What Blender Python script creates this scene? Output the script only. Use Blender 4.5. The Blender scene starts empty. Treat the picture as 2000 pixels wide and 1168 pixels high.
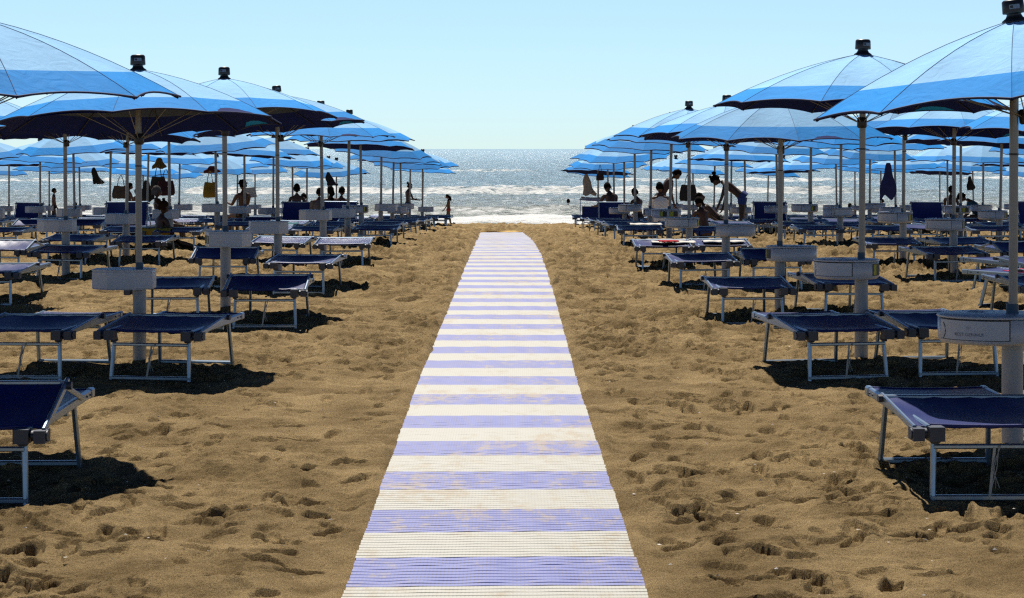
import bpy, bmesh, math, random
import numpy as np
from mathutils import Vector, Matrix

random.seed(7)
R = math.radians
S = bpy.context.scene
COL = S.collection

# ------------------------------------------------------------------ camera
F0 = 3200.0                      # layout distances below are noted for this focal length (2000 px wide picture) ...
F = 4300.0                       # ... and stretched to the real one
K = F / F0
cd = bpy.data.cameras.new('camera')
cam = bpy.data.objects.new('camera', cd); COL.objects.link(cam)
cam.location = (0, 0, 1.75); cam.rotation_euler = (R(90), 0, 0)
cd.sensor_width = 36.0; cd.lens = 36.0 * F / 2000.0
cd.shift_y = -294.0 / 2000.0
cd.clip_start = 0.1; cd.clip_end = 30000
S.camera = cam

# ------------------------------------------------------------------ light
SUN_EL, SUN_AZ = 56.0, -7.0      # azimuth from straight ahead (+Y), minus = to the left
w = bpy.data.worlds.new('World'); S.world = w; w.use_nodes = True
nt = w.node_tree; nt.nodes.clear()
out = nt.nodes.new('ShaderNodeOutputWorld'); bg = nt.nodes.new('ShaderNodeBackground')
sky = nt.nodes.new('ShaderNodeTexSky'); sky.sky_type = 'NISHITA'; sky.sun_disc = False
sky.sun_elevation = R(SUN_EL); sky.sun_rotation = R(SUN_AZ)
sky.altitude = 300; sky.air_density = 0.78; sky.dust_density = 0.0; sky.ozone_density = 6.0
bg.inputs['Strength'].default_value = 0.105
# tint by elevation: pale cyan at the horizon, dimmed overhead to deepen shade
wtc = nt.nodes.new('ShaderNodeTexCoord'); wsx = nt.nodes.new('ShaderNodeSeparateXYZ'); wrp = nt.nodes.new('ShaderNodeValToRGB'); wmx = nt.nodes.new('ShaderNodeMix')
wmx.data_type = 'RGBA'; wmx.blend_type = 'MULTIPLY'; wmx.inputs[0].default_value = 1.0
nt.links.new(wtc.outputs['Generated'], wsx.inputs[0]); nt.links.new(wsx.outputs[2], wrp.inputs[0])
el = wrp.color_ramp.elements; el[0].position = 0.0; el[0].color = (.74, .86, .95, 1); el[1].position = .10; el[1].color = (1.18, 1.12, 1.03, 1)
for p_, c_ in ((.17, (.62, .68, .75, 1)), (.34, (.17, .20, .26, 1)), (.9, (.12, .15, .22, 1))):
    q_ = el.new(p_); q_.color = c_
nt.links.new(sky.outputs[0], wmx.inputs[6]); nt.links.new(wrp.outputs[0], wmx.inputs[7])
nt.links.new(wmx.outputs[2], bg.inputs[0]); nt.links.new(bg.outputs[0], out.inputs[0])
sl = bpy.data.lights.new('sun', 'SUN'); sl.energy = 5.0; sl.angle = R(0.5); sl.color = (1.0, 0.95, 0.87)
sun = bpy.data.objects.new('sun', sl); COL.objects.link(sun)
sd = Vector((math.sin(R(SUN_AZ)) * math.cos(R(SUN_EL)), math.cos(R(SUN_AZ)) * math.cos(R(SUN_EL)), math.sin(R(SUN_EL))))
sun.rotation_euler = sd.to_track_quat('Z', 'Y').to_euler(); sun.location = (0, 20, 30)
S.view_settings.view_transform = 'Standard'; S.view_settings.look = 'None'
S.view_settings.exposure = 0.16; S.view_settings.gamma = 1.0
S.render.engine = 'CYCLES'
S.cycles.max_bounces = 6; S.cycles.diffuse_bounces = 1; S.cycles.glossy_bounces = 2
S.cycles.caustics_reflective = False; S.cycles.caustics_refractive = False
S.cycles.sample_clamp_indirect = 4.0
S.cycles.use_denoising = False; S.cycles.pixel_filter_type = 'BLACKMAN_HARRIS'; S.cycles.filter_width = 1.3

# ------------------------------------------------------------------ helpers
def ground(y):                   # y in layout distance
    return float(np.interp(y, [20, 24, 27, 30, 36, 45, 55, 64.5, 75, 110, 400], [0, -.01, -.03, -.08, -.25, -.58, -.93, -1.27, -1.7, -3.2, -6]))
def at(x, y, d):
    return Vector(((x - 1000.0) / F0 * d, d * K, 1.75 - (y - 290.0) / F0 * d))

class MB:
    def __init__(s): s.v = []; s.f = []; s.m = []; s.s = []
    def add(s, vs, fs, mi=0, smooth=False):
        o = len(s.v); s.v += [tuple(v) for v in vs]
        for f in fs: s.f.append([i + o for i in f]); s.m.append(mi); s.s.append(smooth)
    def box(s, c, d, M=None, mi=0):
        c = Vector(c); vs = []
        for k in (-1, 1):
            for j in (-1, 1):
                for i in (-1, 1):
                    p = Vector((i * d[0] / 2, j * d[1] / 2, k * d[2] / 2))
                    vs.append(c + (M @ p if M else p))
        s.add(vs, [(0, 2, 3, 1), (4, 5, 7, 6), (0, 1, 5, 4), (2, 6, 7, 3), (0, 4, 6, 2), (1, 3, 7, 5)], mi)
    def bar(s, a, b, wd, ht, mi=0, up=(0, 0, 1)):
        a = Vector(a); b = Vector(b); d = (b - a); L = d.length; y = d.normalized()
        x = y.cross(Vector(up))
        if x.length < 1e-4: x = y.cross(Vector((0, 1, 0)))
        x.normalize(); z = x.cross(y)
        c = .25 * min(wd, ht); ring = []
        for (i, k) in ((-1, -1), (1, -1), (1, 1), (-1, 1)):
            for q in ((1, 0), (0, 1)) if i * k > 0 else ((0, 1), (1, 0)):
                ring.append(x * i * (wd / 2 - c * q[1]) + z * k * (ht / 2 - c * q[0]))
        # order the chamfered section
        ring.sort(key=lambda r: math.atan2(r.dot(z), r.dot(x)))
        n = 8; vs = [a + r for r in ring] + [b + r for r in ring]
        fs = [(i, (i + 1) % n, (i + 1) % n + n, i + n) for i in range(n)] + [tuple(range(n))[::-1], tuple(range(n, 2 * n))]
        s.add(vs, fs, mi)
    def tube(s, pts, rs, n=12, mi=0, caps=True, smooth=True):
        pts = [Vector(p) for p in pts]
        if not hasattr(rs, '__len__'): rs = [rs] * len(pts)
        vs = []
        for i, p in enumerate(pts):
            d = (pts[min(i + 1, len(pts) - 1)] - pts[max(i - 1, 0)]).normalized()
            x = d.cross(Vector((0, 0, 1)))
            if x.length < .05: x = d.cross(Vector((0, 1, 0)))
            x.normalize(); z = x.cross(d)
            for k in range(n):
                a = 2 * math.pi * k / n
                vs.append(p + (x * math.cos(a) + z * math.sin(a)) * rs[i])
        fs = []
        for i in range(len(pts) - 1):
            for k in range(n):
                fs.append((i * n + k, (i + 1) * n + k, (i + 1) * n + (k + 1) % n, i * n + (k + 1) % n))
        s.add(vs, fs, mi, smooth)
        if caps: s.add(vs[:n], [tuple(range(n))], mi); s.add(vs[-n:], [tuple(range(n))[::-1]], mi)
    def lathe(s, prof, n=20, c=(0, 0, 0), mi=0, smooth=True, a0=0.0, a1=2 * math.pi):
        c = Vector(c); full = abs(a1 - a0 - 2 * math.pi) < 1e-6; m = n if full else n + 1; vs = []
        for (r, z) in prof:
            for k in range(m):
                a = a0 + (a1 - a0) * k / n
                vs.append(c + Vector((r * math.cos(a), r * math.sin(a), z)))
        fs = []
        for i in range(len(prof) - 1):
            for k in range(n):
                k2 = (k + 1) % m
                fs.append((i * m + k, i * m + k2, (i + 1) * m + k2, (i + 1) * m + k))
        s.add(vs, fs, mi, smooth)
    def grid(s, rows, mi=0, smooth=True):
        nr, nc = len(rows), len(rows[0]); vs = [p for r in rows for p in r]
        s.add(vs, [(i * nc + j, i * nc + j + 1, (i + 1) * nc + j + 1, (i + 1) * nc + j) for i in range(nr - 1) for j in range(nc - 1)], mi, smooth)
    def build(s, name, mats, parent=None):
        me = bpy.data.meshes.new(name); me.from_pydata(s.v, [], s.f)
        for m in (mats if isinstance(mats, (list, tuple)) else [mats]): me.materials.append(m)
        me.polygons.foreach_set('material_index', s.m); me.polygons.foreach_set('use_smooth', s.s)
        me.update()
        o = bpy.data.objects.new(name, me); COL.objects.link(o)
        if parent: o.parent = parent
        return o

def tag(o, label=None, cat=None, group=None, kind=None):
    for k, v in (('label', label), ('category', cat), ('group', group), ('kind', kind)):
        if v: o[k] = v
    return o
def empty(name):
    o = bpy.data.objects.new(name, None); COL.objects.link(o); o.empty_display_size = .1; return o
def copy_tree(o, parent=None):
    c = o.copy(); COL.objects.link(c); c.parent = parent
    for ch in o.children: copy_tree(ch, c)
    return c

# ------------------------------------------------------------------ materials
def new_mat(name):
    m = bpy.data.materials.new(name); m.use_nodes = True
    n = m.node_tree; n.nodes.clear()
    o = n.nodes.new('ShaderNodeOutputMaterial'); b = n.nodes.new('ShaderNodeBsdfPrincipled')
    n.links.new(b.outputs[0], o.inputs[0]); return m, n, b, o
def N(n, t, **kw):
    x = n.nodes.new(t)
    for k, v in kw.items():
        if k in x.inputs: x.inputs[k].default_value = v
        else: setattr(x, k, v)
    return x
def mat(name, col, rough=.5, metal=0, var=.12, vscale=6, bump=0, bscale=200, spec=.5, coords='Object', stretch=None, grime=None):
    m, n, b, o = new_mat(name)
    b.inputs['Roughness'].default_value = rough; b.inputs['Metallic'].default_value = metal
    b.inputs['Specular IOR Level'].default_value = spec
    tc = N(n, 'ShaderNodeTexCoord'); src = tc.outputs[coords]
    if stretch:
        mp = N(n, 'ShaderNodeMapping'); mp.inputs['Scale'].default_value = stretch
        n.links.new(src, mp.inputs[0]); src = mp.outputs[0]
    nz = N(n, 'ShaderNodeTexNoise', Scale=vscale, Detail=6.0, Roughness=.65); n.links.new(src, nz.inputs['Vector'])
    mx = N(n, 'ShaderNodeMix', data_type='RGBA')
    c1 = tuple(c * (1 - var) for c in col) + (1,); c2 = tuple(min(1, c * (1 + var)) for c in col) + (1,)
    mx.inputs[6].default_value = c1; mx.inputs[7].default_value = c2
    n.links.new(nz.outputs[0], mx.inputs[0]); last = mx.outputs[2]
    if grime:
        gz = N(n, 'ShaderNodeTexNoise', Scale=vscale * 2.3, Detail=8.0, Roughness=.7); n.links.new(src, gz.inputs['Vector'])
        cr = N(n, 'ShaderNodeMapRange'); cr.inputs[1].default_value = .52; cr.inputs[2].default_value = .72; cr.inputs[4].default_value = .6
        n.links.new(gz.outputs[0], cr.inputs[0])
        m2 = N(n, 'ShaderNodeMix', data_type='RGBA'); m2.inputs[7].default_value = tuple(grime) + (1,)
        n.links.new(cr.outputs[0], m2.inputs[0]); n.links.new(last, m2.inputs[6]); last = m2.outputs[2]
    n.links.new(last, b.inputs['Base Color'])
    if bump:
        bz = N(n, 'ShaderNodeTexNoise', Scale=bscale, Detail=3.0); n.links.new(src, bz.inputs['Vector'])
        bp = N(n, 'ShaderNodeBump', Strength=bump, Distance=.002); n.links.new(bz.outputs[0], bp.inputs['Height'])
        n.links.new(bp.outputs[0], b.inputs['Normal'])
    return m
M = {}
def fabric(name, col, trans=.1, rough=.75, wave=350, sheen=0.0):
    m, n, b, o = new_mat(name)
    b.inputs['Roughness'].default_value = rough; b.inputs['Specular IOR Level'].default_value = .10
    tc = N(n, 'ShaderNodeTexCoord')
    nz = N(n, 'ShaderNodeTexNoise', Scale=3.0, Detail=7.0, Roughness=.6); n.links.new(tc.outputs['Object'], nz.inputs['Vector'])
    fz = N(n, 'ShaderNodeTexNoise', Scale=float(wave), Detail=2.0); n.links.new(tc.outputs['Object'], fz.inputs['Vector'])
    ad = N(n, 'ShaderNodeMath', operation='MULTIPLY_ADD'); ad.inputs[1].default_value = .45
    n.links.new(fz.outputs[0], ad.inputs[0]); n.links.new(nz.outputs[0], ad.inputs[2])
    mx = N(n, 'ShaderNodeMix', data_type='RGBA'); mx.inputs[6].default_value = tuple(c * .78 for c in col) + (1,)
    mx.inputs[7].default_value = tuple(min(1, c * 1.15) for c in col) + (1,)
    n.links.new(ad.outputs[0], mx.inputs[0]); n.links.new(mx.outputs[2], b.inputs['Base Color'])
    bp = N(n, 'ShaderNodeBump', Strength=.25, Distance=.002); n.links.new(fz.outputs[0], bp.inputs['Height']); n.links.new(bp.outputs[0], b.inputs['Normal'])
    b.inputs['Sheen Weight'].default_value = sheen; b.inputs['Sheen Roughness'].default_value = .35
    if 'canopy' in name:                      # every canopy has faded a little differently, with soft creases
        oi = N(n, 'ShaderNodeObjectInfo'); mr = N(n, 'ShaderNodeMapRange'); mr.inputs[3].default_value = .80; mr.inputs[4].default_value = 1.15
        n.links.new(oi.outputs['Random'], mr.inputs[0]); hs = N(n, 'ShaderNodeHueSaturation'); n.links.new(mr.outputs[0], hs.inputs['Value'])
        n.links.new(mx.outputs[2], hs.inputs['Color']); n.links.new(hs.outputs[0], b.inputs['Base Color'])
        cz = N(n, 'ShaderNodeTexNoise', Scale=7.0, Detail=3.0, Distortion=1.2); n.links.new(tc.outputs['Object'], cz.inputs['Vector'])
        cb = N(n, 'ShaderNodeBump', Strength=.5, Distance=.02); n.links.new(cz.outputs[0], cb.inputs['Height']); n.links.new(cb.outputs[0], bp.inputs['Normal'])
    if trans:
        tr = N(n, 'ShaderNodeBsdfTranslucent'); n.links.new(mx.outputs[2], tr.inputs[0])
        ms = N(n, 'ShaderNodeMixShader'); ms.inputs[0].default_value = trans
        n.links.new(b.outputs[0], ms.inputs[1]); n.links.new(tr.outputs[0], ms.inputs[2]); n.links.new(ms.outputs[0], o.inputs[0])
    return m
M['pale'] = fabric('canopy_pale', (.28, .54, .82), 0)
M['azure'] = fabric('canopy_azure', (.010, .255, .69), 0)
M['under_shade_pale'] = fabric('underside_shade_pale', (.055, .075, .12), 0)  # same canopy cloth, darkened to paint in the shade of the underside
M['under_shade_azure'] = fabric('underside_shade_azure', (.004, .014, .12), 0)
M['trim'] = mat('canopy_trim', (.008, .02, .09), .7)
M['seam'] = mat('canopy_seam', (.06, .13, .26), .8)
M['navy'] = fabric('bed_canvas', (.007, .018, .13), 0, .40, 500); M['navy'].node_tree.nodes['Principled BSDF'].inputs['Specular IOR Level'].default_value = .3
M['frame'] = mat('frame_paint', (.27, .36, .47), .30, .72, .15, 9, grime=(.32, .27, .2))
M['hinge'] = mat('hinge_plastic', (.035, .045, .07), .5)
M['cord'] = mat('cord', (.45, .45, .42), .9)
M['pole'] = mat('pole_metal', (.24, .235, .23), .38, .4, .15, 14)
M['post'] = mat('post_plastic', (.38, .39, .42), .45, 0, .06, 5, grime=(.40, .33, .24))
M['white'] = mat('table_plastic', (.50, .53, .60), .4, 0, .05, 4, grime=(.5, .46, .4))
M['groove'] = mat('groove', (.03, .035, .04), .7)
M['blk'] = mat('cap_plastic', (.010, .012, .016), .42)
M['sticker'] = mat('cap_sticker', (.16, .2, .27), .5, var=.4, vscale=60)
M['collar'] = mat('collar_plastic', (.02, .07, .13), .5)
M['yellow'] = mat('sticker_yellow', (.42, .40, .03), .6, var=.5, vscale=50)
M['dark'] = mat('sticker_dark', (.03, .035, .03), .6, var=.8, vscale=40)
M['emboss'] = mat('emboss', (.43, .46, .53), .5)
M['towel_white'] = mat('towel_white', (.74, .70, .62), .95, bump=.5, bscale=300)
M['towel_pink'] = mat('towel_pink', (.55, .03, .12), .95, var=.4, vscale=8, bump=.5)
M['towel_red'] = mat('towel_red', (.5, .02, .03), .95, bump=.5)
M['towel_yellow'] = mat('towel_yellow', (.40, .26, .03), .95, bump=.5)
M['towel_green'] = mat('towel_green', (.03, .14, .16), .95, bump=.5)

# ------------------------------------------------------------------ noise for terrain and water
rng = np.random.default_rng(3)
TAB = rng.random((256, 256)).astype(np.float32)
def vn(x, y):
    xi = np.floor(x).astype(np.int64); yi = np.floor(y).astype(np.int64)
    fx = (x - xi).astype(np.float32); fy = (y - yi).astype(np.float32)
    fx = fx * fx * fx * (fx * (fx * 6 - 15) + 10); fy = fy * fy * fy * (fy * (fy * 6 - 15) + 10)
    a = TAB[xi & 255, yi & 255]; b = TAB[(xi + 1) & 255, yi & 255]; c = TAB[xi & 255, (yi + 1) & 255]; d = TAB[(xi + 1) & 255, (yi + 1) & 255]
    return (a * (1 - fx) + b * fx) * (1 - fy) + (c * (1 - fx) + d * fx) * fy
def fbm(x, y, o=4, g=.5):
    t = 0; a = 1; s = 0
    for k in range(o):
        ca, sa = math.cos(k * 1.1), math.sin(k * 1.1)
        t = t + a * (vn((x * ca - y * sa) + 17.3 * k, (x * sa + y * ca) + 9.1 * k) - .5); s += a; a *= g; x = x * 2.03; y = y * 2.03
    return t / s
def sheet(name, X, Y, Z, m, attr=None):
    nr, nc = X.shape
    me = bpy.data.meshes.new(name)
    co = np.stack([X, Y, Z], -1).reshape(-1, 3).astype(np.float32)
    idx = np.arange(nr * nc).reshape(nr, nc)
    q = np.stack([idx[:-1, :-1], idx[:-1, 1:], idx[1:, 1:], idx[1:, :-1]], -1).reshape(-1, 4)
    me.vertices.add(len(co)); me.vertices.foreach_set('co', co.ravel())
    me.loops.add(q.size); me.loops.foreach_set('vertex_index', q.ravel().astype(np.int32))
    me.polygons.add(len(q)); me.polygons.foreach_set('loop_start', np.arange(0, q.size, 4, dtype=np.int32))
    me.polygons.foreach_set('use_smooth', np.ones(len(q), bool))
    me.update(calc_edges=True)
    if attr is not None:
        a = me.attributes.new('mask', 'FLOAT', 'POINT'); a.data.foreach_set('value', attr.ravel().astype(np.float32))
    me.materials.append(m)
    o = bpy.data.objects.new(name, me); COL.objects.link(o); return o

def path_cx(y): return np.interp(y, [6, 12, 20, 27, 36, 46], [-.062, -.105, -.092, -.10, -.17, -.30])
PATH_W = .59
GY = [20, 24, 27, 30, 36, 45, 55, 64.5, 75, 110, 400]; GZ = [0, -.01, -.03, -.08, -.25, -.58, -.93, -1.27, -1.7, -3.2, -6]

def build_sand():
    ys = list(np.linspace(-60, 3, 12)); y = 4.5
    while y < 74: ys.append(y); y *= 1.00185
    while y < 400: ys.append(y); y *= 1.08
    ys = np.array(ys)
    uin = np.linspace(-1, 1, 760)
    uo = np.array([1.05, 1.15, 1.4, 2, 4, 9, 20])
    half = np.clip(.36 * ys + .6, 2.2, 60)
    X = np.concatenate([-(half[:, None] * uo[::-1]), half[:, None] * uin, half[:, None] * uo], 1)
    Y = np.repeat(ys[:, None], X.shape[1], 1)
    base = np.interp(Y, GY, GZ); YO = Y; Y = Y * K
    rough = np.clip(.55 + 1.6 * fbm(X * .35 + 5, Y * .35, 3), .15, 1.3)          # churned and smoother patches
    far = np.clip((YO - 9) / 10, 0, 1)
    Z = .060 * fbm(X * .8, Y * .8, 3) + .125 * fbm(X * 2.6, Y * 2.6, 3) * (.6 + .5 * rough)
    clod = fbm(X * 7.5 + 31, Y * 7.5, 4, .6)
    Z += .055 * clod * rough * (.8 + 1.2 * far)
    sst = lambda t, a, b: (lambda q: q * q * (3 - 2 * q))(np.clip((t - a) / (b - a), 0, 1))
    f2 = np.clip((YO - 13) / 16, 0, 1)
    Z += .030 * sst(fbm(X * 1.9 + 9, Y * 2.2 + 4, 4, .6), -.02, .05) * (.12 + far) * rough + .050 * f2 * sst(fbm(X * 1.7 + 90, Y * 2.4 + 41, 4, .55), .02, .05)
    Z += .024 * sst(fbm(X * 4.3 + 19, Y * 5.1 + 14, 4, .6), .0, .06) * (.14 + far) * rough + .034 * f2 * sst(fbm(X * 3.2 + 190, Y * 5.0 + 41, 3, .55), .04, .08)
    Z += .030 * sst(fbm(X * 3.1 + 49, Y * 1.9 + 24, 4, .6), .06, .12) * np.clip((YO - 16) / 14, 0, 1)
    Z += .026 * fbm(X * 17 + 3, Y * 21 + 7, 3, .6) * rough * (.7 + .6 * far)
    Z -= .016 * np.clip((fbm(X * 10 + 60, Y * 11 + 33, 3, .6) - .16) / .06, 0, 1) * rough * (.25 + far)
    ridged = 1 - np.abs(fbm(X * 5.2 + 3, Y * 6.5 + 8, 3)) * 4
    Z += .024 * np.clip(ridged, 0, 1) ** 3 * rough * (.15 + far)
    pits = np.clip((fbm(X * 4.1 + 77, Y * 4.6 + 12, 3, .6) - .17) / .05, 0, 1); Z -= .045 * pits * (.12 + 1.2 * far)
    # footprints, pressed one by one
    for k in range(10500):
        v = rng.random(); fy = 5.5 + 44 * v ** 1.35
        fx = (rng.random() * 2 - 1) * (.34 * fy + .4)
        cl = vn(np.array(fx * .9 + 4), np.array(fy * .9))
        if fy < 13 and (rng.random() < .25 or (cl < .48 and rng.random() < .6)): continue
        cx = float(path_cx(fy))
        if abs(fx - cx) < .72: continue
        i0, i1 = np.searchsorted(ys, fy - .2), np.searchsorted(ys, fy + .2)
        h = .36 * fy + .6; j0 = int((fx - .26 + h) / (2 * h) * 759) + 7; j1 = int((fx + .26 + h) / (2 * h) * 759) + 9
        j0 = max(j0, 0); j1 = min(j1, X.shape[1])
        if i1 <= i0 or j1 <= j0: continue
        a = rng.normal(0, .5) + (math.pi / 2 if rng.random() < .35 else 0)
        L = rng.uniform(.07, .14); W = rng.uniform(.035, .055); D = rng.uniform(.016, .040)
        dx = X[i0:i1, j0:j1] - fx; dy = Y[i0:i1, j0:j1] - fy * K
        u = dx * math.cos(a) + dy * math.sin(a); t = -dx * math.sin(a) + dy * math.cos(a)
        r = np.sqrt((u / W) ** 2 + (t / L) ** 2) + .5 * (clod[i0:i1, j0:j1])
        s_ = np.clip((1 - r) / .26, 0, 1); s_ = s_ * s_ * (3 - 2 * s_)
        Z[i0:i1, j0:j1] += -D * s_ * (1 - .35 * np.clip(t / L, -1, 1)) + .22 * D * np.exp(-((r - 1.25) / .28) ** 2)
    Z *= 1.02
    shore = np.clip((YO - 58) / 5, 0, 1)
    Z *= (1 - .8 * shore) * np.where(YO > 74, 0, 1)
    # pressed flat under the walkway, with sand creeping over its edges
    d = np.abs(X - path_cx(YO)); k = np.clip((d - .50) / .22, 0, 1); k = k * k * (3 - 2 * k); k = np.where(YO > 46, 1, k)
    Z = Z * k - .012 * (1 - k)
    near = np.exp(-((d - .635) / .055) ** 2) * np.clip(.020 + .10 * fbm(X * 2.7, Y * 1.3 + 40, 4), 0, .045); near = np.where(YO > 46, 0, near)
    Z += near
    m, n, b, o = new_mat('sand')
    b.inputs['Roughness'].default_value = .95; b.inputs['Specular IOR Level'].default_value = .1
    tc = N(n, 'ShaderNodeNewGeometry')
    z1 = N(n, 'ShaderNodeTexNoise', Scale=1.6, Detail=8.0, Roughness=.65); z2 = N(n, 'ShaderNodeTexNoise', Scale=110.0, Detail=5.0, Roughness=.85)
    z3 = N(n, 'ShaderNodeTexNoise', Scale=34.0, Detail=6.0, Roughness=.75)
    for z in (z1, z2, z3): n.links.new(tc.outputs['Position'], z.inputs['Vector'])
    r1 = N(n, 'ShaderNodeValToRGB'); e = r1.color_ramp.elements
    e[0].position = .32; e[0].color = (.225, .152, .066, 1); e[1].position = .66; e[1].color = (.55, .395, .198, 1)
    n.links.new(z1.outputs[0], r1.inputs[0])
    r2 = N(n, 'ShaderNodeValToRGB'); e = r2.color_ramp.elements
    e[0].position = .30; e[0].color = (.22, .20, .18, 1); e[1].position = .60; e[1].color = (1.3, 1.28, 1.22, 1)
    n.links.new(z2.outputs[0], r2.inputs[0])
    mx = N(n, 'ShaderNodeMix', data_type='RGBA', blend_type='MULTIPLY'); mx.inputs[0].default_value = .75
    n.links.new(r1.outputs[0], mx.inputs[6]); n.links.new(r2.outputs[0], mx.inputs[7])
    at_ = N(n, 'ShaderNodeAttribute', attribute_name='mask')
    m3 = N(n, 'ShaderNodeMix', data_type='RGBA', blend_type='MULTIPLY'); m3.inputs[7].default_value = (.42, .40, .38, 1)
    n.links.new(at_.outputs['Fac'], m3.inputs[0]); n.links.new(mx.outputs[2], m3.inputs[6]); n.links.new(m3.outputs[2], b.inputs['Base Color'])
    b1 = N(n, 'ShaderNodeBump', Strength=1.0, Distance=.035); b2 = N(n, 'ShaderNodeBump', Strength=1.0, Distance=.008)
    n.links.new(z3.outputs[0], b1.inputs['Height']); n.links.new(z2.outputs[0], b2.inputs['Height'])
    n.links.new(b1.outputs[0], b2.inputs['Normal']); n.links.new(b2.outputs[0], b.inputs['Normal'])
    wet = np.clip((YO - 61.5 - 3 * fbm(X * .3, Y * .3, 2)) / 1.5, 0, 1)
    o = sheet('beach_sand', X, Y, base + Z, m, wet)
    tag(o, kind='structure')

SEA = -1.25
def build_sea():
    ys = []; y = 62.0
    while y < 420: ys.append(y); y *= 1.0017
    while y < 9000: ys.append(y); y *= 1.02
    ys = np.array(ys)
    uin = np.linspace(-1, 1, 620); uo = np.array([1.1, 1.5, 3, 8])
    half = .40 * ys
    X = np.concatenate([-(half[:, None] * uo[::-1]), half[:, None] * uin, half[:, None] * uo], 1)
    Y = np.repeat(ys[:, None], X.shape[1], 1)
    dp = np.clip((Y - 64) / 20, .05, 1); fade = np.clip((900 - Y) / 700, 0, 1)
    def chop(sx, sy, o): return 1 - np.abs(fbm(X * sx + o, Y * sy + o * 2, 3, .55)) * 3.2
    Z = .20 * fbm(X * .10, Y * .22, 3) * dp
    Z = Z + (.15 * (chop(.30, .62, 3) - .5) + .075 * (chop(.8, 1.5, 9) - .5) + .030 * (chop(2.0, 3.4, 21) - .5)) * dp * fade
    foam = np.zeros_like(Z)
    def breaker(y0, amp, wid, wig, gate, fo, seed):
        nonlocal Z, foam
        c = y0 + wig * fbm(X * .05 + seed, X * 0 + seed, 3) * 2
        g = np.clip((fbm(X * .045 + seed * 3.1, X * 0 + 5, 2) + gate) / .12, 0, 1)
        u = (Y - c) / wid
        prof = np.where(u < 0, np.exp(-(u / .42) ** 2), np.exp(-(u / 1.5) ** 2))
        Z += amp * prof * g * (1 + .35 * fbm(X * .7, Y * .7, 3))
        foam = np.maximum(foam, fo * g * np.exp(-((u + .35) / .75) ** 2))
        foam = np.maximum(foam, fo * .62 * g * np.where(u < 0, np.exp(-(u / 2.6) ** 2), 0))
    breaker(73.5, .48, 1.4, 1.6, .30, .42, 2)
    breaker(109, .45, 1.4, 4, .13, .50, 5)
    breaker(122, .25, 1.8, 9, -.06, .5, 8)
    breaker(150, .30, 2.4, 14, -.06, .45, 11)
    breaker(205, .30, 3, 26, -.10, .4, 14)
    # white flecks painted as sun sparkle and small whitecaps between the lines of surf
    sparkle_flecks = fbm(X * .9 + 70, Y * .16 + 11, 3, .6); foam = np.maximum(foam, .36 * np.clip((sparkle_flecks - .10) / .08, 0, 1) * np.clip((260 - Y) / 120, 0, 1))
    # spent foam running up the sand
    edge = 64.6 + 1.0 * fbm(X * .16, X * 0 + 1, 3) * 2
    wash = np.clip((Y - edge) / .35, 0, 1) * np.clip((70.8 + 3.5 * fbm(X * .22 + 7, Y * .1, 2) - Y) / 1.2, 0, 1)
    foam = np.maximum(foam, wash)
    Z += wash * (.16 * np.clip(fbm(X * .45 + 4, Y * .8, 4) + .12, 0, 1) * 2 + .05)
    Z = SEA + Z - np.clip((edge - Y) / 1.2, 0, 1) * .22
    m, n, b, o = new_mat('sea_water')
    b.inputs['Roughness'].default_value = .28; b.inputs['IOR'].default_value = 1.40
    geo = N(n, 'ShaderNodeNewGeometry')
    mp = N(n, 'ShaderNodeMapping'); mp.inputs['Scale'].default_value = (.55, 1, 1); n.links.new(geo.outputs['Position'], mp.inputs[0])
    w1 = N(n, 'ShaderNodeTexNoise', Scale=1.5, Detail=6.0, Roughness=.65, Distortion=.4); w2 = N(n, 'ShaderNodeTexNoise', Scale=.22, Detail=4.0, Roughness=.6)
    n.links.new(mp.outputs[0], w1.inputs['Vector']); n.links.new(mp.outputs[0], w2.inputs['Vector'])
    wr = N(n, 'ShaderNodeMath', operation='SUBTRACT'); wr.inputs[1].default_value = .5; n.links.new(w1.outputs[0], wr.inputs[0])
    wa = N(n, 'ShaderNodeMath', operation='ABSOLUTE'); n.links.new(wr.outputs[0], wa.inputs[0])
    wi = N(n, 'ShaderNodeMath', operation='MULTIPLY'); wi.inputs[1].default_value = -2.0; n.links.new(wa.outputs[0], wi.inputs[0])
    wm = N(n, 'ShaderNodeMath', operation='MULTIPLY_ADD'); wm.inputs[1].default_value = 2.6; n.links.new(w2.outputs[0], wm.inputs[0]); n.links.new(wi.outputs[0], wm.inputs[2])
    bp = N(n, 'ShaderNodeBump', Strength=1.0, Distance=.50); n.links.new(wm.outputs[0], bp.inputs['Height'])
    # colour: sandy green near the shore, blue grey beyond
    sx = N(n, 'ShaderNodeSeparateXYZ'); n.links.new(geo.outputs['Position'], sx.inputs[0])
    mr = N(n, 'ShaderNodeMapRange'); mr.inputs[1].default_value = 66 * K; mr.inputs[2].default_value = 130 * K; n.links.new(sx.outputs[1], mr.inputs[0])
    c1 = N(n, 'ShaderNodeMix', data_type='RGBA'); c1.inputs[6].default_value = (.46, .50, .45, 1); c1.inputs[7].default_value = (.35, .52, .60, 1)
    n.links.new(mr.outputs[0], c1.inputs[0])
    n.links.new(c1.outputs[2], b.inputs['Base Color']); n.links.new(bp.outputs[0], b.inputs['Normal'])
    fb = N(n, 'ShaderNodeBsdfPrincipled'); fb.inputs['Base Color'].default_value = (.82, .83, .80, 1); fb.inputs['Roughness'].default_value = .7
    fn = N(n, 'ShaderNodeTexNoise', Scale=2.2, Detail=9.0, Roughness=.72, Distortion=.6); n.links.new(mp.outputs[0], fn.inputs['Vector'])
    fbp = N(n, 'ShaderNodeBump', Strength=.9, Distance=.25); n.links.new(fn.outputs[0], fbp.inputs['Height']); n.links.new(fbp.outputs[0], fb.inputs['Normal'])
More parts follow.
